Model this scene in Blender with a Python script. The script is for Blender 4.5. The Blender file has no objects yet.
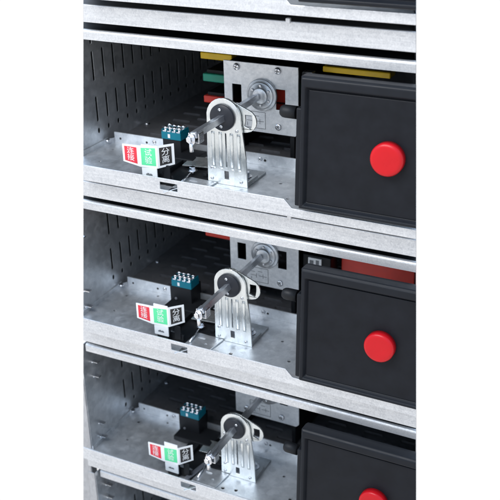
import bpy, bmesh, math, random
from mathutils import Vector, Matrix
from mathutils.geometry import tessellate_polygon
random.seed(7)
MM = 0.001
PITCH = 200.0
scene = bpy.context.scene
C = scene.collection

# ------------------------------------------------------------------ materials
def new_mat(name):
    m = bpy.data.materials.new(name); m.use_nodes = True
    nt = m.node_tree
    return m, nt, nt.nodes['Principled BSDF']

def pos_node(nt, scale=(1, 1, 1)):
    g = nt.nodes.new('ShaderNodeNewGeometry')
    mp = nt.nodes.new('ShaderNodeMapping'); mp.inputs['Scale'].default_value = scale
    nt.links.new(g.outputs['Position'], mp.inputs['Vector'])
    return mp.outputs['Vector']

def noise(nt, vec, scale, detail=3.0, rough=0.55):
    n = nt.nodes.new('ShaderNodeTexNoise')
    n.inputs['Scale'].default_value = scale; n.inputs['Detail'].default_value = detail
    n.inputs['Roughness'].default_value = rough
    nt.links.new(vec, n.inputs['Vector']); return n.outputs['Fac']

def ramp(nt, fac, a, b, lo=0.3, hi=0.7):
    r = nt.nodes.new('ShaderNodeMapRange')
    r.inputs['From Min'].default_value = lo; r.inputs['From Max'].default_value = hi
    r.inputs['To Min'].default_value = a; r.inputs['To Max'].default_value = b
    nt.links.new(fac, r.inputs['Value']); return r.outputs['Result']

def mixc(nt, fac, c1, c2):
    m = nt.nodes.new('ShaderNodeMix'); m.data_type = 'RGBA'
    m.inputs['A'].default_value = (*c1, 1); m.inputs['B'].default_value = (*c2, 1)
    nt.links.new(fac, m.inputs['Factor']); return m.outputs['Result']

def bump(nt, bsdf, h, strength, dist=0.0005):
    b = nt.nodes.new('ShaderNodeBump'); b.inputs['Strength'].default_value = strength
    b.inputs['Distance'].default_value = dist
    nt.links.new(h, b.inputs['Height']); nt.links.new(b.outputs['Normal'], bsdf.inputs['Normal'])

def metal(name, c1, c2, r1, r2, metallic=0.9, spangle=150, streak=(1, 1, 1), bs=0.25, big_scale=80):
    m, nt, b = new_mat(name)
    v = pos_node(nt, streak)
    vo = nt.nodes.new('ShaderNodeTexVoronoi'); vo.inputs['Scale'].default_value = spangle
    nt.links.new(v, vo.inputs['Vector'])
    sep = nt.nodes.new('ShaderNodeSeparateColor'); nt.links.new(vo.outputs['Color'], sep.inputs['Color'])
    big = noise(nt, v, big_scale, 7, .72)
    fine = noise(nt, v, 900, 2)
    add = nt.nodes.new('ShaderNodeMath'); add.operation = 'MULTIPLY_ADD'
    nt.links.new(sep.outputs['Red'], add.inputs[0]); add.inputs[1].default_value = 0.35
    nt.links.new(ramp(nt, big, 0.0, 0.65), add.inputs[2])
    nt.links.new(mixc(nt, add.outputs[0], c1, c2), b.inputs['Base Color'])
    a2 = nt.nodes.new('ShaderNodeMath'); a2.operation = 'MULTIPLY_ADD'
    nt.links.new(sep.outputs['Green'], a2.inputs[0]); a2.inputs[1].default_value = (r2 - r1) * .5
    nt.links.new(ramp(nt, noise(nt, v, 60, 5), r1, r2), a2.inputs[2])
    nt.links.new(a2.outputs[0], b.inputs['Roughness'])
    b.inputs['Metallic'].default_value = metallic
    bump(nt, b, fine, bs)
    return m

M = {}
def rail_metal(name):
    m, nt, b = new_mat(name)
    st = noise(nt, pos_node(nt, (.05, 1, 1)), 420, 4, .6)
    gr = noise(nt, pos_node(nt), 620, 3, .6)
    big = noise(nt, pos_node(nt, (.5, 1, 1)), 45, 4, .6)
    vo = nt.nodes.new('ShaderNodeTexVoronoi'); vo.inputs['Scale'].default_value = 420
    nt.links.new(pos_node(nt), vo.inputs['Vector'])
    sep = nt.nodes.new('ShaderNodeSeparateColor'); nt.links.new(vo.outputs['Color'], sep.inputs['Color'])
    def add(a, b_, w):
        n = nt.nodes.new('ShaderNodeMath'); n.operation = 'MULTIPLY_ADD'; n.inputs[1].default_value = w
        nt.links.new(a, n.inputs[0])
        if b_ is None: n.inputs[2].default_value = 0
        else: nt.links.new(b_, n.inputs[2])
        return n.outputs[0]
    f = add(ramp(nt, st, 0, 1), None, .28); f = add(ramp(nt, gr, 0, 1), f, .34); f = add(ramp(nt, big, 0, 1), f, .16); f = add(sep.outputs['Red'], f, .22)
    nt.links.new(mixc(nt, f, (.46, .47, .49), (.86, .87, .885)), b.inputs['Base Color'])
    nt.links.new(ramp(nt, f, .56, .36, 0, 1), b.inputs['Roughness'])
    b.inputs['Metallic'].default_value = .75
    bump(nt, b, f, .3, .0003)
    return m
M['galv'] = metal('galvanised_steel', (.52, .545, .57), (.84, .86, .88), .26, .44, .8)
M['rail'] = rail_metal('galvanised_rail_steel')
M['plate'] = metal('bright_galvanised_plate', (.66, .68, .70), (.92, .93, .94), .34, .5, .65, 380, (1, 1, 1), .4, 150)
M['reflzinc'] = metal('dark_reflection_zinc', (.34, .36, .37), (.56, .58, .59), .2, .34, .9, 90)  # dark reflection on the bracket foot, put into the colour
M['post'] = metal('grey_post_steel', (.36, .365, .38), (.56, .565, .58), .38, .52, .75, 300, (1, 1, .5), .4, 120)  # greyer than the other galvanised steel
M['zinc'] = metal('zinc_plate', (.60, .635, .635), (.90, .92, .91), .18, .32, .9, 130, (1, 1, .35), .3, 120)
M['bolt'] = metal('bright_bolt_steel', (.70, .71, .73), (.88, .88, .9), .15, .28, 1.0, 300)
M['shaft'] = metal('machined_shaft_steel', (.62, .65, .69), (.84, .86, .9), .2, .36, .92, 200, (1, .2, 1))
M['partition'] = metal('dark_partition_steel', (.10, .105, .115), (.15, .155, .165), .5, .6, .5)

def plastic(name, col, rough, var=.12, bs=.15, spec=.5, nscale=1400):
    m, nt, b = new_mat(name)
    v = pos_node(nt)
    c2 = tuple(min(1, c * (1 + var)) for c in col); c1 = tuple(c * (1 - var) for c in col)
    nt.links.new(mixc(nt, ramp(nt, noise(nt, v, 45, 5), 0, 1), c1, c2), b.inputs['Base Color'])
    nt.links.new(ramp(nt, noise(nt, v, 90, 4), rough * .88, rough * 1.12), b.inputs['Roughness'])
    b.inputs['Specular IOR Level'].default_value = spec
    bump(nt, b, noise(nt, v, nscale, 2), bs, .0002)
    return m
M['cover'] = plastic('black_cover_plastic', (.0105, .012, .0155), .40, .12, .3, .17)
M['panel'] = plastic('black_panel_plastic', (.0095, .0105, .0135), .46, .2, .4, .15)
M['black'] = plastic('matt_black_plastic', (.009, .010, .012), .5, .1, .15, .25)
M['disc'] = plastic('dark_grey_disc', (.018, .020, .026), .4, .1, .1, .3)
M['base'] = metal('dark_coated_steel', (.17, .17, .18), (.26, .26, .275), .32, .44, .6, 200)
M['red'] = plastic('red_button_plastic', (.50, .005, .010), .3, .06, .1, .3)
M['teal'] = plastic('teal_terminal_plastic', (.0, .15, .21), .4, .1, .1, .3)
M['white'] = plastic('white_plastic', (.78, .79, .79), .4, .03)
M['lred'] = plastic('red_label_ink', (.68, .03, .05), .45, .04)
M['lgreen'] = plastic('green_label_ink', (.10, .66, .30), .45, .04)
M['lblack'] = plastic('black_label_ink', (.02, .018, .018), .4, .04)
M['yellow'] = plastic('yellow_insulation', (.85, .55, .01), .45)
M['green'] = plastic('green_insulation', (.01, .30, .19), .45)
M['barred'] = plastic('red_insulation', (.78, .05, .03), .45)
M['ink'] = plastic('grey_print', (.16, .17, .18), .5, .05)
M['steelgrey'] = plastic('grey_powder_coat', (.10, .105, .12), .45)

# ------------------------------------------------------------------ mesh builder
class MB:
    def __init__(s): s.bm = bmesh.new(); s.mi = 0
    def _f(s, vs):
        try:
            f = s.bm.faces.new(vs); f.material_index = s.mi; return f
        except ValueError: return None
    def box(s, x0, x1, y0, y1, z0, z1, mat=None):
        v = [s.bm.verts.new((x, y, z)) for x in (x0, x1) for y in (y0, y1) for z in (z0, z1)]
        if mat is not None:
            for q in v: q.co = mat @ q.co
        for a in ((0, 1, 3, 2), (4, 6, 7, 5), (0, 4, 5, 1), (2, 3, 7, 6), (0, 2, 6, 4), (1, 5, 7, 3)):
            s._f([v[i] for i in a])
        return s
    def loft(s, rings, cap=True, smooth=False):
        R = [[s.bm.verts.new(p) for p in r] for r in rings]
        n = len(R[0])
        for a, b in zip(R, R[1:]):
            for i in range(n):
                f = s._f([a[i], a[(i + 1) % n], b[(i + 1) % n], b[i]])
                if f and smooth: f.smooth = True
        if cap: s._f(R[0][::-1]); s._f(R[-1])
        return s
    def turn(s, c, axis, prof, seg=24, smooth=True):
        """lathe: prof = [(distance along axis, radius)]"""
        ax = Vector(axis).normalized(); u = ax.orthogonal().normalized(); w = ax.cross(u); c = Vector(c)
        rings = [[c + ax * d + (u * math.cos(2 * math.pi * i / seg) + w * math.sin(2 * math.pi * i / seg)) * r for i in range(seg)] for d, r in prof]
        return s.loft(rings, True, smooth and seg > 8)
    def bar(s, a, b, w, h, up=(0, 0, 1)):
        a = Vector(a); b = Vector(b); d = (b - a).normalized(); u = Vector(up); r = d.cross(u).normalized(); u = r.cross(d)
        ring = lambda p: [p + r * w / 2 * i + u * h / 2 * j for i, j in ((-1, -1), (1, -1), (1, 1), (-1, 1))]
        return s.loft([ring(a), ring(b)])
    def plate(s, loops, fn, t):
        """outline + holes (2-D) mapped by fn(a, b, depth)"""
        tri = tessellate_polygon([[Vector((p[0], p[1], 0)) for p in l] for l in loops])
        flat = [p for l in loops for p in l]
        A = [s.bm.verts.new(fn(p[0], p[1], 0)) for p in flat]; B = [s.bm.verts.new(fn(p[0], p[1], t)) for p in flat]
        for a, b, c in tri:
            s._f([A[a], A[b], A[c]]); s._f([B[c], B[b], B[a]])
        k = 0
        for l in loops:
            n = len(l)
            for i in range(n):
                j = (i + 1) % n; s._f([A[k + i], A[k + j], B[k + j], B[k + i]])
            k += n
        return s
    def build(s, name, mats, parent=None, bevel=0, loc=(0, 0, 0)):
        bmesh.ops.recalc_face_normals(s.bm, faces=s.bm.faces)
        for v in s.bm.verts: v.co *= MM
        me = bpy.data.meshes.new(name); s.bm.to_mesh(me); s.bm.free()
        for m in (mats if isinstance(mats, (list, tuple)) else [mats]): me.materials.append(M[m])
        o = bpy.data.objects.new(name, me); C.objects.link(o)
        o.parent = parent; o.location = Vector(loc) * MM
        if bevel:
            b = o.modifiers.new('bevel', 'BEVEL'); b.width = bevel * MM; b.segments = 2; b.limit_method = 'ANGLE'
            b.angle_limit = math.radians(40); b.harden_normals = False
        return o

def rect(x0, x1, y0, y1): return [(x0, y0), (x1, y0), (x1, y1), (x0, y1)]
def circ(x, y, r, n=14): return [(x + r * math.cos(2 * math.pi * i / n), y + r * math.sin(2 * math.pi * i / n)) for i in range(n)]
def slot(x0, x1, y0, y1, n=5):
    """rounded rectangular slot"""
    w, h = x1 - x0, y1 - y0; r = min(w, h) / 2; pts = []
    if h >= w:
        cx = (x0 + x1) / 2
        for k in range(n + 1): a = math.pi * k / n; pts.append((cx + r * math.cos(a), y1 - r + r * math.sin(a)))
        for k in range(n + 1): a = math.pi + math.pi * k / n; pts.append((cx + r * math.cos(a), y0 + r + r * math.sin(a)))
    else:
        cy = (y0 + y1) / 2
        for k in range(n + 1): a = -math.pi / 2 + math.pi * k / n; pts.append((x1 - r + r * math.cos(a), cy + r * math.sin(a)))
        for k in range(n + 1): a = math.pi / 2 + math.pi * k / n; pts.append((x0 + r + r * math.cos(a), cy + r * math.sin(a)))
    return pts
XZ = lambda y0: (lambda a, b, d: (a, y0 + d, b))
XY = lambda z0: (lambda a, b, d: (a, b, z0 + d))
YZ = lambda x0: (lambda a, b, d: (x0 + d, a, b))

def screw(mb, c, axis, r=3.2, h=2.0):
    """pan head screw with a cross recess"""
    mb.turn(c, axis, [(0, r), (h * .45, r), (h * .85, r * .78), (h, r * .45)], 14)
    ax = Vector(axis).normalized(); u = ax.orthogonal().normalized(); w = ax.cross(u)
    return mb

def screws(name, cs, axis, parent, r=3.2, h=2.0, mat='bolt'):
    out = []
    for c in cs:
        mb = MB(); screw(mb, c, axis, r, h)
        ax = Vector(axis).normalized(); u = ax.orthogonal().normalized(); w = ax.cross(u); p = Vector(c) + ax * (h - .1)
        mb.mi = 1
        a = random.random() * 3
        d1 = u * math.cos(a) + w * math.sin(a); d2 = ax.cross(d1)
        mb.bar(p - d1 * r * .6, p + d1 * r * .6, r * .24, .5, tuple(ax)); mb.bar(p - d2 * r * .6, p + d2 * r * .6, r * .24, .56, tuple(ax))
        out.append(mb.build(name, [mat, 'ink'], parent))
    return out

def hexbolt(mb, c, axis, r, h):
    mb.turn(c, axis, [(-.6, r * 1.5), (0, r * 1.5)], 20)
    return mb.turn(c, axis, [(0, r), (h * .85, r), (h, r * .85)], 6, False)

def empty(name, loc, label, cat, group=None):
    o = bpy.data.objects.new(name, None); C.objects.link(o); o.location = Vector(loc) * MM
    o.empty_display_size = .02
    o['label'] = label; o['category'] = cat
    if group: o['group'] = group
    return o

def text_mesh(mb, txt, size, fn, mi):
    """flat characters from the built-in font, laid on a surface by fn(u, v, lift)"""
    cu = bpy.data.curves.new('characters', 'FONT'); cu.body = txt; cu.size = size; cu.align_x = 'CENTER'; cu.align_y = 'CENTER'
    cu.fill_mode = 'BOTH'; cu.resolution_u = 3; cu.space_line = .98; cu.offset = 0
    ob = bpy.data.objects.new('characters', cu); C.objects.link(ob)
    dg = bpy.context.evaluated_depsgraph_get(); dg.update()
    me = bpy.data.meshes.new_from_object(ob.evaluated_get(dg))
    vs = [mb.bm.verts.new(fn(v.co.x, v.co.y, .12)) for v in me.vertices]
    for p in me.polygons:
        try: f = mb.bm.faces.new([vs[i] for i in p.vertices]); f.material_index = mi
        except ValueError: pass
    n = len(me.vertices)
    bpy.data.meshes.remove(me); bpy.data.objects.remove(ob); bpy.data.curves.remove(cu)
    return n

XR = 520.0      # everything runs on to here, then the section is ended
ZF = 28.0       # floor of a drawer above the foot of its crossbeam

# ------------------------------------------------------------------ cabinet frame
frame = empty('cabinet_frame', (0, 0, -900), 'galvanised steel switchgear cabinet frame of crossbeams holding the stacked drawers', 'cabinet frame')
def fpart(mb, name, mat, bevel=0): return mb.build(name, mat, frame, bevel, (0, 0, 900))
for k in range(-1, 5):
    z = -PITCH * k
    mb = MB()
    # folded channel: face, top return, bottom return
    prof = [(0, 0), (0, 18.4), (3, 18.4), (3, 16.9), (1.6, 16.9), (1.6, 1.6), (26, 1.6), (26, 0)]
    mb.loft([[(x, y, z + zz) for y, zz in prof] for x in (-9.5, XR)])
    fpart(mb, 'crossbeam', 'rail', .8)
    mb = MB(); mb.box(-13, XR, 30, 470, z + 9, z + 12); fpart(mb, 'partition_shelf', 'partition')
mb = MB(); mb.box(-6, -4, 50, 470, -1000, 420); fpart(mb, 'side_panel', 'black')  # black and close behind the wall slots, gives them their shade
mb = MB(); mb.box(-16, XR, 470, 473, -1000, 420); fpart(mb, 'rear_panel', 'partition')

mb = MB(); mb.loft([[(-36, 8, z), (-11.6, 8, z), (-11.6, 10, z), (-34, 10, z), (-34, 48, z), (-36, 48, z)] for z in (-1000, 420)]); fpart(mb, 'corner_post', 'post', .6)
for k in (0, 1, 2):
    mb = MB(); mb.box(290, 294.5, -3, 1, -PITCH * k + 17, -PITCH * k + 22); fpart(mb, 'stop_tab', 'rail', .8)

# ------------------------------------------------------------------ drawer units
GROUP = 'withdrawable switchgear drawers stacked in the cabinet'
LABELS = {
    0: 'topmost drawer, only the foot of its black cover showing at the upper edge',
    1: 'upper fully visible drawer with yellow, green and red bars behind its bright mounting plate',
    2: 'middle drawer with a red bar showing above its black cover and red button',
    3: 'lower drawer with its red button cut by the bottom edge of the photo',
    4: 'lowest drawer, only its top rail and slotted side wall showing at bottom left'}

def side_wall(root, r):
    zt = 189
    outer = [(1.5, 14), (455, 14), (455, zt), (1.5, zt)]
    loops = [outer]
    for i in range(17):
        y = 84.5 + 21 * i
        loops.append(slot(y - 2, y + 2, 59, 90.5)); loops.append(slot(y - 2, y + 2, 109, 145))
        loops.append(slot(y - 2, y + 2, 153, 184)); loops.append(slot(y - 2.2, y + 2.2, 44.5, 51.5, 4))
    for z in (133, 155, 59, 37): loops.append(slot(20, 27, z - 2.2, z + .6, 3))
    mb = MB(); mb.plate(loops, YZ(-.8), .8)
    # front return flange, turned outwards
    w = mb.build('side_wall', 'galv', root)
    mb = MB(); mb.box(-11, -.9, 0, 1.4, 19, zt); mb.build('wall_flange', 'post', w, .4)
    for z in (133, 155, 59, 37):   # lanced tabs leaning out of the wall
        mb = MB(); mb.box(-.3, 8.5, 20.5, 26, z - .4, z + .7); mb.build('lanced_tab', 'bolt', w)
    return w

def tray(root, r):
    mb = MB()
    x0 = 0
    loops = [rect(x0, XR, 1.5, 103)]
    if r in (1, 2, 3):
        for x, y, q in ((194, 7.5, 2.4), (211, 10.5, 2.4), (279, 24, 2.2), (30, 40, 1.8), (22, 80, 2.0), (60, 95, 1.6), (254, 60, 1.8)):
            loops.append(circ(x, y, q, 12))
    mb.plate(loops, XY(ZF - 1.5), 1.5)
    mb.box(x0, 1.4, 1.6, 100, ZF + .05, ZF + 6)     # folded edge against the wall
    fl = mb.build('floor_tray', 'galv', root)
    # front lip: a folded strip with a notch, lower in front of the black cover
    lip = [(-4, 28.6), (XR, 28.6), (XR, 38.2), (303, 38.2), (294.5, 47), (-4, 47)]
    loops = [lip]
    if r in (1, 2, 3): loops.append([(149, 34), (170.5, 34), (170.5, 42.5), (149, 42.5)])
    mb = MB(); mb.plate(loops, XZ(-19), 1.5)
    mb.box(-4, XR, -17.5, 1.5, 28.6, 30)
    mb.build('front_lip', 'rail', root, .5)
    if r in (1, 2, 3):
        mb = MB(); mb.bar((154, -20.6, 31.5), (169, -12, 37), 3.2, 1.0); mb.box(157, 172, -16.5, -8, 30.4, 33); mb.build('locking_tongue', 'bolt', root, .3)
    # upstand across the tray
    mb = MB()
    loops = [rect(8.5, XR, ZF + .1, 41.6)]
    for x in (17, 55, 95, 214): loops.append(circ(x, 34, 1.6, 10))
    mb.plate(loops, XZ(103), 1.6)
    up = mb.build('rear_upstand', 'galv', root)
    screws('screw', [(66, 103, 36), (208, 103, 35)], (0, -1, 0), up, 2.6, 1.6)
    mb = MB(); mb.bar((1.6, 92, ZF + 3), (8.5, 103, ZF + 3), 1.2, 7); mb.turn((5, 93, ZF + 4), (0, 0, 1), [(0, 3), (2.5, 3)], 10); mb.build('corner_clip', 'bolt', root)
    # black perforated base behind
    loops = [rect(0, XR, 105, 455)]
    lv = []
    for j in range(13):
        y = 116 + 15 * j
        for i in range(9):
            x = 26 + 52 * i + (26 if j % 2 else 0) + (j * 7) % 5
            loops.append(slot(x, x + 27, y - 2.2, y + 2.2, 3)); lv.append((x, y))
    mb = MB(); mb.plate(loops, XY(ZF - 2), 2)
    for x, y in lv: mb.loft([[(xx, y + 1.9, ZF - 2.6), (xx, y + 2.5, ZF - 2.6), (xx, y + 2.6, ZF + 1.4), (xx, y + 2.0, ZF + 1.4)] for xx in (x + 1.5, x + 25.5)])  # raised lips added to catch light at the slots
    b = mb.build('perforated_base', 'base', root)
    screws('screw', [(6.5, 180, ZF)], (0, 0, 1), b, 3.6, 2.0)
    # top front rail, rolled
    mb = MB()
    pr = []
    for k in range(7):
        a = math.pi / 2 * k / 6; pr.append((8 + 3 - 3 * math.sin(a), 190 - 3 + 3 * math.cos(a)))
    pr = [(12, 190)] + pr + [(8, 179.5), (9.4, 179.5), (9.4, 187), (12, 188.6)]
    mb.loft([[(x, y, z) for y, z in pr] for x in (3, XR)])
    mb.build('top_rail', 'rail', root)
    mb = MB(); mb.box(2, XR, 13, 452, 184, 185.5); mb.build('gap_shade_sheet', 'black', root)  # added black sheet, makes the gap above the top rail dark

def bracket(root, r):
    Y = 33.0; cx, cz = 200.5, 104.5; R = 20.5
    out = [(178.5, ZF - .5 + .6), (227, ZF + .1), (226, 60)]
    for k in range(0, 15):
        a = math.radians(-6 + 192 * k / 14); out.append((cx + R * math.cos(a), cz + R * math.sin(a)))
    out.append((179, 60))
    loops = [out, rect(199.5, 204.5, 34.5, 44), slot(201.6, 203.0, 48, 87, 2)]
    mb = MB(); mb.plate(loops, XZ(Y), 2.5)
    b = mb.build('support_bracket', 'zinc', root, .5)
    mb = MB()
    for x in (187, 196, 209.5, 218):
        pts = [(x + 2.1 * math.cos(a), Y + .1 - 1.8 * math.sin(a)) for a in [math.pi * i / 8 for i in range(9)]]
        mb.loft([[(px, py if t else Y + .1, z) for px, py in pts] for z, t in ((46, 0), (50, 1), (84, 1), (88, 0))], smooth=True)
    mb.build('rib', 'zinc', b)
    # cam plate behind with a crescent slot
    e = []
    c1, r1, c2, r2 = (cx, cz), 19.5, (225, 102), 12.5
    for k in range(12): a = math.radians(78 + 195 * k / 11); e.append((c1[0] + r1 * math.cos(a), c1[1] + r1 * math.sin(a)))
    for k in range(9): a = math.radians(-80 + 150 * k / 8); e.append((c2[0] + r2 * math.cos(a), c2[1] + r2 * math.sin(a)))
    cres = []
    for k in range(8): a = math.radians(-20 + 28 * k / 7); cres.append((cx + 32 * math.cos(a), cz + 32 * math.sin(a)))
    for k in range(8): a = math.radians(10 - 30 * k / 7); cres.append((cx + 24 * math.cos(a), cz + 24 * math.sin(a)))
    mb = MB(); mb.plate([e, cres], XZ(Y + 4), 2.2); mb.build('cam_plate', 'zinc', b, .4)
    # foot turned back on the floor
    mb = MB(); mb.plate([[(180, Y + 2.6), (226.5, Y + 2.6), (226.5, 80), (180, 80)]], XY(ZF + .2), 2.4)
    mb.box(224.2, 226.5, Y + 2.6, 60, ZF + 2.6, ZF + 6)
    mb.build('foot_plate', 'reflzinc', b, .4)
    mb = MB(); hexbolt(mb, (213, 58, ZF + 3.4), (0, 0, 1), 4.2, 5); mb.build('foot_bolt', 'bolt', b)
    screws('screw', [(184, Y, 33.5), (219.5, Y, 33.5), (184.5, Y, 46), (185, Y, 92), (196, Y, 82), (216, Y, 91)], (0, -1, 0), b, 1.9, 1.4)
    # dark disc turning in the bracket
    mb = MB(); mb.turn((cx - .5, Y - .4, cz), (0, -1, 0), [(-1.5, 14.6), (1.8, 14.6), (3.0, 13.8), (3.2, 5)], 40)
    d = mb.build('rotary_disc', 'disc', b)
    ang = {1: 100, 2: 100, 3: 62}[r]
    screws('screw', [(cx - .5 + 9.3 * math.cos(math.radians(ang + t)), Y - 3.3, cz + 9.3 * math.sin(math.radians(ang + t))) for t in (0, 168)], (0, -1, 0), d, 1.9, 1.6)

def shaft(root, r):
    X, Z = 200.0, 104.0
    yf = {1: -30, 2: -34, 3: -30}[r]
    mb = MB()
    s = 4.9; a0 = math.radians({1: 8, 2: 20, 3: 30}[r])
    ring = lambda y, q: [(X + q * math.cos(a0 + math.pi / 4 + k * math.pi / 2), y, Z + q * math.sin(a0 + math.pi / 4 + k * math.pi / 2)) for k in range(4)]
    mb.loft([ring(yf, s * .8), ring(yf + 2, s), ring(112, s)])
    sh = mb.build('operating_shaft', 'shaft', root, .4)
    # clamp at the front end with a cross bolt
    mb = MB()
    mb.box(X - 6.2, X - 5, yf + 1, yf + 11, Z - 7, Z + 2); mb.box(X + 5, X + 6.2, yf + 1, yf + 11, Z - 7, Z + 2)
    mb.box(X - 6.2, X + 6.2, yf + 1, yf + 11, Z - 8.2, Z - 7)
    mb.build('clamp', 'bolt', sh, .4)
    mb = MB(); hexbolt(mb, (X - 2, yf - 1.0, Z - 4), (-.35, -1, .1), 3.8, 4); mb.turn((X - 2, yf - 1, Z - 8), (0, 0, -1), [(0, 2.2), (9, 2.2)], 14)
    mb.build('clamp_bolt', 'bolt', sh)

def mounting_plate(root, r):
    Y = 122.0
    loops = [[(154, 60), (243, 60), (247, 64), (247, 140), (154, 140)], rect(164.5, 176, 91.5, 113.5), rect(219.5, 231, 89, 113), circ(203, 105, 8, 20)]
    mb = MB(); mb.plate(loops, XZ(Y), 2)
    p = mb.build('mounting_plate', 'plate', root, .5)
    screws('screw', [(171, Y, 134), (222.5, Y, 134), (222.5, Y, 69.5), (171, Y, 69.5)], (0, -1, 0), p, 4.2, 2.6)
    # coupling hub: stepped disc with a raised collar
    mb = MB()
    mb.turn((203, Y - .2, 105), (0, -1, 0), [(0, 18.6), (2.5, 18.6), (3.3, 17.8), (3.4, 15.6), (4.2, 15.2), (5, 14.4), (5.1, 9.6), (7.4, 9.2), (8, 8.6), (8.1, 3)], 44)
    c = mb.build('coupling_hub', 'galv', p)
    mb = MB()
    for k in range(6):
        a = math.radians(30 + 60 * k); mb.turn((203 + 14.9 * math.cos(a) * .78, Y - 5, 105 + 14.9 * math.sin(a) * .78), (0, -1, 0), [(0, 1.6), (1.4, 1.5), (1.6, 1)], 10)
    mb.build('hub_pin', 'bolt', c)
    # engraved circuit symbol
    mb = MB(); y = Y - .15
    for x0, x1, z in ((176, 206, 84), (176, 206, 64.5), (182, 190, 73), (193, 204, 73), (180, 188, 78), (192, 198, 79)): mb.box(x0, x1, y, y + .1, z - .3, z + .3)
    for x, z0, z1 in ((176, 64.5, 84), (206, 64.5, 84), (190, 70, 76), (199, 70, 76), (183, 67, 71)): mb.box(x - .3, x + .3, y - .05, y + .05, z0, z1)
    mb.build('circuit_symbol', 'ink', p)
    # dark mechanism housing behind the plate
    mb = MB()
    mb.box(158, 163, Y + 2.1, 238, 28.2, 138)
    mb.build('mechanism_side', 'black', p)
    mb = MB(); mb.box(236, 241, Y + 2.1, 238, 28.2, 138); mb.build('mechanism_side', 'black', p)

def phase_bars(root, r):
    y0, y1 = 150, 168
    if r == 1:
        rows = [('yellow_bar', 'yellow', 108, 150, 130.5, 138.5), ('yellow_bar', 'yellow', 264, 343, 130, 136.5), ('green_bar', 'green', 110, 250, 103.5, 113), ('red_bar', 'barred', 110, 250, 77.5, 86)]
    elif r == 2:
        rows = [('red_bar', 'barred', 103, 150, 99, 105.5), ('red_bar', 'barred', 291, 382.8, 82, 107)]
    else:
        rows = []
    for n, m, x0, x1, z0, z1 in rows:
        mb = MB(); mb.box(x0, x1, y0, y1, z0, z1)
        b = mb.build(n, m, root, 1.2)
        mb = MB(); mb.box(x0 + 4, x1 - 2, y0 + 4, 300, z1 + .2, z1 + 4); mb.build('bar_support', 'black', b)
    if r == 1:
        mb = MB(); mb.turn((268, 143, 121), (0, 0, 1), [(-2, 8), (0, 8), (.2, 5.5), (6.5, 5.5)], 6, False); mb.build('busbar_bolt', 'bolt', root)
        mb = MB(); mb.box(255, 300, 152, 180, 112, 120); mb.build('busbar_tab', 'steelgrey', root, .6)
    if r == 1:
        mb = MB(); mb.box(205, 224, 152, 160, 88, 108); mb.build('bar_shroud', 'barred', root, 1)
        mb = MB(); mb.box(243, 256, 140, 150, 120, 131); mb.build('terminal_cap', 'shaft', root, 1)
    if r == 2:
        mb = MB(); mb.box(250, 286, 128, 150, 84, 112); cb = mb.build('connector_housing', 'black', root, 1)
        mb = MB(); mb.box(258, 275, 125.5, 127.9, 98, 110); mb.mi = 1
        mb.box(260, 265, 125.2, 125.4, 101, 107); mb.box(268, 272, 125.2, 125.4, 100, 108); mb.build('connector_face', ['white', 'ink'], cb)

def terminal_block(root, r):
    x0, x1, ya, yb = 91.5, (117.5 if r == 1 else 120), 80, 100
    zb = {1: 51.5, 2: 57.5, 3: 60}[r]
    mb = MB(); mb.box(x0 + .6 - (0 if r == 1 else 4), x1 - 1, ya + 1, yb + 6, ZF + .6, zb - .1)
    body = mb.build('switch_housing', 'black', root, .8)
    mb = MB(); mb.box(x0 - 3, x1 + 24, ya - 16, yb - 2, ZF + 2.3, ZF + 9); mb.build('switch_base', 'black', body, 1)
    screws('screw', [(x0 + 5, ya + 1, 40)], (0, -1, 0), body, 2.0, 1.2, 'steelgrey')
    mb = MB()
    mb.box(x0, x1, ya, yb, zb, zb + 8.6)
    for k in range(5):
        x = x0 + .2 + k * (x1 - x0 - 1.4) / 4; mb.box(x, x + 1.0, ya + .4, yb - .4, zb + 8.65, zb + 11.5)
    t = mb.build('terminal_block', 'teal', root, .5)
    mb = MB(); mb.box(x0 + 9, x0 + 12, ya - .4, ya + .1, zb + 2, zb + 6.6); mb.build('terminal_mark', 'white', t)
    for k in range(4):
        for j in range(2):
            x = x0 + 3.9 + k * (x1 - x0 - 1.4) / 4; y = ya + 4.8 + 9.6 * j; h = random.uniform(-.4, .8)
            mb = MB(); mb.box(x - 2.4, x + 2.4, y - 4, y + 4, zb + 8.7, zb + 10.2 + h * .3)
            mb.turn((x, y, zb + 10.2), (random.uniform(-.1, .1), random.uniform(-.1, .1), 1), [(0, 2.5), (3.0 + h, 2.5), (3.9 + h, 1.8)], 12)
            mb.build('terminal_screw', 'bolt', t, .2)

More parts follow.
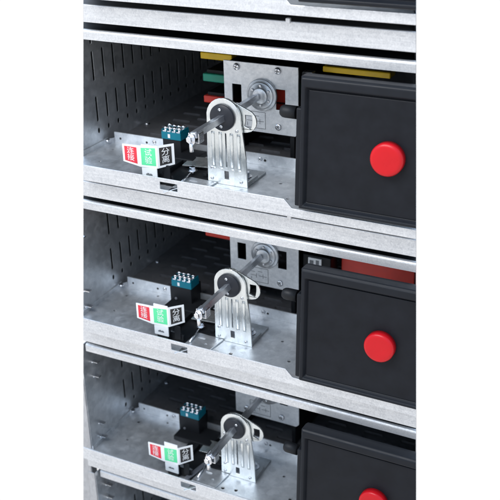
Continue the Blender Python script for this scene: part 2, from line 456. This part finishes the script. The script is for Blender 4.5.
def indicator(root, r):
    """white strip folded round a dark carrier with red, green and black fields"""
    tz = {1: 0, 2: 3, 3: 2.2}[r]
    path = [(88, 8), (116, -3.5), (137.5, -3.5), (148, 17)]
    path = [(94.5, -4), (115.5, -3.5), (137.5, -2), (151, 11)]
    zl, zh = 49.5, 75.5
    low = [52.8, 49.2, 49.6, 52.2]; high = [72.8, 73.2, 75.2, 75.6]
    mb = MB()
    P = [Vector((x, y, 0)) for x, y in path]
    def on(seg, u, v, d=0):
        a, b = P[seg], P[seg + 1]; n = (b - a).normalized().cross(Vector((0, 0, 1))).normalized()
        q = a.lerp(b, u); lo = low[seg] + (low[seg + 1] - low[seg]) * u; hi = high[seg] + (high[seg + 1] - high[seg]) * u
        return Vector((q.x, q.y, tz + lo + v * (hi - lo))) + n * d
    # strip: subdivided, thin
    front = []; back = []
    for seg in range(3):
        for i in range(5 if seg < 2 else 5):
            if seg and i == 0: continue
            u = i / 4
            a, b = P[seg], P[seg + 1]
            front.append((seg, u))
    rings = []
    for seg, u in front:
        rings.append([on(seg, u, -.0, 0), on(seg, u, 1, 0), on(seg, u, 1, -1.0), on(seg, u, 0, -1.0)])
    mb.loft(rings)
    # tongue below and above the green field
    mb.box(117, 136, -2.6, -1.4, 32 + 2.4 * tz, 49.6 + tz); mb.box(117.5, 136.5, -1.9, -.9, 72, tz + 74 + (5 if r == 3 else 2.5 if r == 2 else .6))
    mb.mi = 1
    mb.box(122, 130, -2.75, -2.65, 40.2 + tz, 42.0 + tz); mb.box(123.5, 126, -2.76, -2.66, 42.1 + tz, 42.9 + tz); mb.box(127, 129, -2.76, -2.66, 42.1 + tz, 42.6 + tz)
    ind = mb.build('position_indicator', ['white', 'ink'], root)
    for seg, name, mat, txt in ((0, 'red_label', 'lred', '连\n接'), (1, 'green_label', 'lgreen', '试\n验'), (2, 'black_label', 'lblack', '分\n离')):
        a, b = P[seg], P[seg + 1]; L = (b - a).length
        m = {0: (.12, .86), 1: (.1, .9), 2: (.12, .84)}[seg]
        mb = MB()
        q = [on(seg, m[0], .1, .12), on(seg, m[1], .1, .12), on(seg, m[1], .9, .12), on(seg, m[0], .9, .12)]
        q2 = [on(seg, m[0], .1, .02), on(seg, m[1], .1, .02), on(seg, m[1], .9, .02), on(seg, m[0], .9, .02)]
        mb.loft([q2, q])
        H = zh - zl
        def fn(u, v, d, seg=seg, L=L): return on(seg, (m[0] + m[1]) / 2 + u / L, .5 + v / H, .12 + d)
        text_mesh(mb, txt, 9.4, fn, 1)
        mb.build(name, [mat, 'white'], ind)
    # carrier behind
    mb = MB(); mb.box(119, 134, -.8, 6, ZF + .2, 62); mb.box(116, 150, 6, 8, ZF + .2, 40); mb.box(140, 148, 4, 5.5, 34, 52)
    mb.build('indicator_carrier', 'black', ind, .4)

def linkage(root, r):
    mb = MB(); mb.plate([[(108, 30), (143, 22), (143, 1.5), (150.5, 1.5), (151.5, 34), (176, 36), (176, 92), (112, 92)], circ(165, 70, 4)], XY(ZF + .3), 1.8)
    l = mb.build('base_and_recess_shade', 'black', root, .3)  # black base that also paints the shade of the floor opening and channel
    mb = MB(); mb.box(124, 129, 24, 66, ZF + 2.2, ZF + 8); mb.build('guide_rail', 'black', l, .4)
    mb = MB(); mb.box(168, 173, 40, 84, ZF + 2.2, ZF + 6); mb.build('guide_rail', 'black', l, .4)
    mb = MB(); mb.plate([[(152, 1.5), (155, 34), (190, 32), (186, 1)], circ(176, 14, 1.6), slot(160, 170, 22, 25)], XY(ZF + .3), 1.8); mb.build('slide_plate', 'galv', root, .3)
    mb = MB(); mb.plate([rect(134, 174, 53, 76)], XY(0), 1.4)
    for v in mb.bm.verts: v.co.z += ZF + 5 + (v.co.x - 134) * .07 + (v.co.y - 53) * .1
    mb.build('link_plate', 'zinc', root, .3)
    mb = MB(); hexbolt(mb, (154, 42, ZF + 7), (0, 0, 1), 3.6, 4); mb.turn((154, 42, ZF + 2), (0, 0, 1), [(0, 2.4), (5, 2.4)], 12)
    mb.build('pivot_bolt', 'bolt', root)
    mb = MB(); mb.turn((154, 42, ZF + 5.5), (.12, -1, -.03), [(0, 1.1), (34, 1.1)], 10); mb.build('link_rod', 'bolt', root)
    if r == 3:
        mb = MB(); mb.bar((155, 38, ZF + 5), (146, 0, ZF + 4), 6, 2.4); mb.build('link_arm', 'steelgrey', root, .3)

def front_cover(root, r):
    """black moulded cover, leaning slightly forward at the foot"""
    lean = Matrix.Translation((0, -28.5, 43)) @ Matrix.Rotation(math.radians(-3.2), 4, 'X') @ Matrix.Translation((0, 28.5, -43))
    x0, z0, z1 = 313.5, 43, 174.5
    def tr(mb):
        for v in mb.bm.verts: v.co = lean @ v.co
    mb = MB()
    yf = -28.5
    # frame: stepped ring lofted round a rounded rectangle, then the recess
    def ring(x, za, zb, y): return [(x, y, za), (XR + 40 - (x - x0), y, za), (XR + 40 - (x - x0), y, zb), (x, y, zb)]
    mb.loft([ring(x0 + 1, z0 + 1, z1 - .5, yf + 18), ring(x0, z0, z1, yf + 13), ring(x0, z0, z1, yf + 2.5), ring(x0 + 1.5, z0 + 1.5, z1 - 2.5, yf),
             ring(x0 + 4.5, z0 + 4.0, z1 - 10, yf), ring(x0 + 6, z0 + 5.5, z1 - 11.5, yf + 2.6), ring(x0 + 7, z0 + 7, z1 - 12.5, yf + 4.6)], cap=True)
    tr(mb); c = mb.build('front_cover', 'cover', root, .9)
    mb = MB(); mb.box(x0 + 7.5, XR + 20, yf + 3.2, yf + 5.5, z0 + 7.5, z1 - 13); tr(mb); mb.build('cover_panel', 'panel', c, .8)
    if r in (1, 2, 3):
        mb = MB(); mb.turn((402.5, yf + 3.3, 107), (0, -1, 0), [(0, 15.9), (7.0, 15.9), (8.2, 15.5), (9.2, 14.6), (9.8, 13.2), (10, 12), (9.6, 6)], 64)
        tr(mb); mb.build('push_button', 'red', c)
    if r in (1, 2, 3):
        mb = MB(); mb.box(307, 313.3, -22, -8, 43.5, 142); tr(mb)
        lk = mb.build('latch_plate', 'cover', root, 1.2)
        mb = MB(); mb.turn((290, -8, 134), (1, 0, 0), [(-3.5, 2.5), (-2.6, 4.6), (-.5, 6), (2, 6.4), (14, 6.4)], 24); mb.build('latch_knob', 'black', lk)

roots = []
for r in range(0, 5):
    root = empty('drawer_unit', (0, 0, -PITCH * r), LABELS[r], 'switchgear drawer', GROUP)
    roots.append(root)
    if r != 0: side_wall(root, r)
    tray(root, r)
    if r in (1, 2, 3):
        bracket(root, r); shaft(root, r); mounting_plate(root, r); phase_bars(root, r)
        terminal_block(root, r); indicator(root, r); linkage(root, r)
    if r < 4: front_cover(root, r)

# ------------------------------------------------------------------ camera (solved from the photograph)
def cam_rot(a, b, c):
    return Matrix.Rotation(a, 3, 'Z') @ Matrix.Rotation(b, 3, 'X') @ Matrix.Rotation(c, 3, 'Y')
CAMF, CPOS, CANG = (0.944977, (663.010, -805.481, 210.197), (0.478599, -0.449380, 0.026677))
R3 = cam_rot(*CANG)
right, fwd, up = R3.col[0], R3.col[1], R3.col[2]
cam = bpy.data.cameras.new('camera'); co = bpy.data.objects.new('camera', cam); C.objects.link(co)
rot = Matrix((right, up, -fwd)).transposed()
co.matrix_world = Matrix.Translation(Vector(CPOS) * MM) @ rot.to_4x4()
cam.sensor_width = 36; cam.lens = 36 * CAMF * 2; cam.clip_start = .02; cam.clip_end = 50
cam.dof.use_dof = True; cam.dof.focus_distance = .98; cam.dof.aperture_fstop = 11
scene.camera = co

# ------------------------------------------------------------------ the built section ends cleanly left and right
bpy.context.view_layer.update()
cpos = Vector(CPOS) * MM
def end_plane(px):
    d = fwd + right * ((px - 250) / (1000 * CAMF))
    n = d.cross(up).normalized()
    if n.dot(right) < 0: n = -n
    return n
nl, nr = -end_plane(83.4), end_plane(416.0)
dg = bpy.context.evaluated_depsgraph_get()
for o in list(scene.objects):
    if o.type != 'MESH': continue
    mw = o.matrix_world
    cs = [mw @ Vector(b) for b in o.bound_box]
    todo = [n for n in (nl, nr) if max((c - cpos).dot(n) for c in cs) > 0]
    if not todo: continue
    me = bpy.data.meshes.new_from_object(o.evaluated_get(dg))
    bm = bmesh.new(); bm.from_mesh(me); inv = mw.inverted()
    for n in todo:
        res = bmesh.ops.bisect_plane(bm, geom=bm.verts[:] + bm.edges[:] + bm.faces[:], dist=1e-7, plane_co=inv @ cpos, plane_no=inv.to_3x3() @ n, clear_outer=True)
        ed = [e for e in res['geom_cut'] if isinstance(e, bmesh.types.BMEdge)]
        if ed: bmesh.ops.holes_fill(bm, edges=ed, sides=0)
    if len(bm.faces) == 0:
        bm.free(); bpy.data.objects.remove(o); continue
    o.modifiers.clear(); bm.to_mesh(me); bm.free(); o.data = me

# added panel that keeps light out at the right end (lies along the cut)
d = (fwd + right * ((415.6 - 250) / (1000 * CAMF)))
e = Vector((d.x, d.y, 0)).normalized()
mb = MB()
def pt(y, z, off):
    # point on the end plane at depth y and height z, moved inward by off
    n = nr; c = Vector(CPOS)
    x = c.x - (n.y * (y - c.y) + n.z * (z - c.z)) / n.x
    return (x - off, y, z)
mb.loft([[pt(30, z, .2), pt(30, z, 1.4), pt(468, z, 2.4), pt(468, z, .6)] for z in (-1000, 180)])
fpart(mb, 'light_stop_panel', 'black')

# ------------------------------------------------------------------ light: white studio surround and a big soft lamp
w = bpy.data.worlds.new('World'); scene.world = w; w.use_nodes = True
bg = w.node_tree.nodes['Background']
nt = w.node_tree
tc = nt.nodes.new('ShaderNodeTexCoord'); sp = nt.nodes.new('ShaderNodeSeparateXYZ')
nt.links.new(tc.outputs['Generated'], sp.inputs[0])
cr = nt.nodes.new('ShaderNodeValToRGB'); nt.links.new(sp.outputs['Z'], cr.inputs['Fac'])
cr.color_ramp.elements[0].position = 0.0; cr.color_ramp.elements[0].color = (1, 1.0, 1.01, 1)
cr.color_ramp.elements[1].position = .45; cr.color_ramp.elements[1].color = (.74, 1.0, 1.36, 1)
nt.links.new(cr.outputs['Color'], bg.inputs['Color']); bg.inputs['Strength'].default_value = 1.03
def area(name, loc, target, size, power, col):
    l = bpy.data.lights.new(name, 'AREA'); l.shape = 'RECTANGLE'; l.size, l.size_y = size; l.energy = power; l.color = col
    o = bpy.data.objects.new(name, l); C.objects.link(o); o.location = loc
    o.rotation_euler = (Vector(target) - Vector(loc)).to_track_quat('-Z', 'Y').to_euler()
area('soft_lamp', (.0, -.75, .75), (.2, 0, -.0), (.9, .5), 15, (1, .98, .96))
scene.render.engine = 'CYCLES'
scene.cycles.max_bounces = 8
scene.view_settings.view_transform = 'Standard'; scene.view_settings.look = 'None'
scene.view_settings.exposure = 0; scene.view_settings.gamma = 1
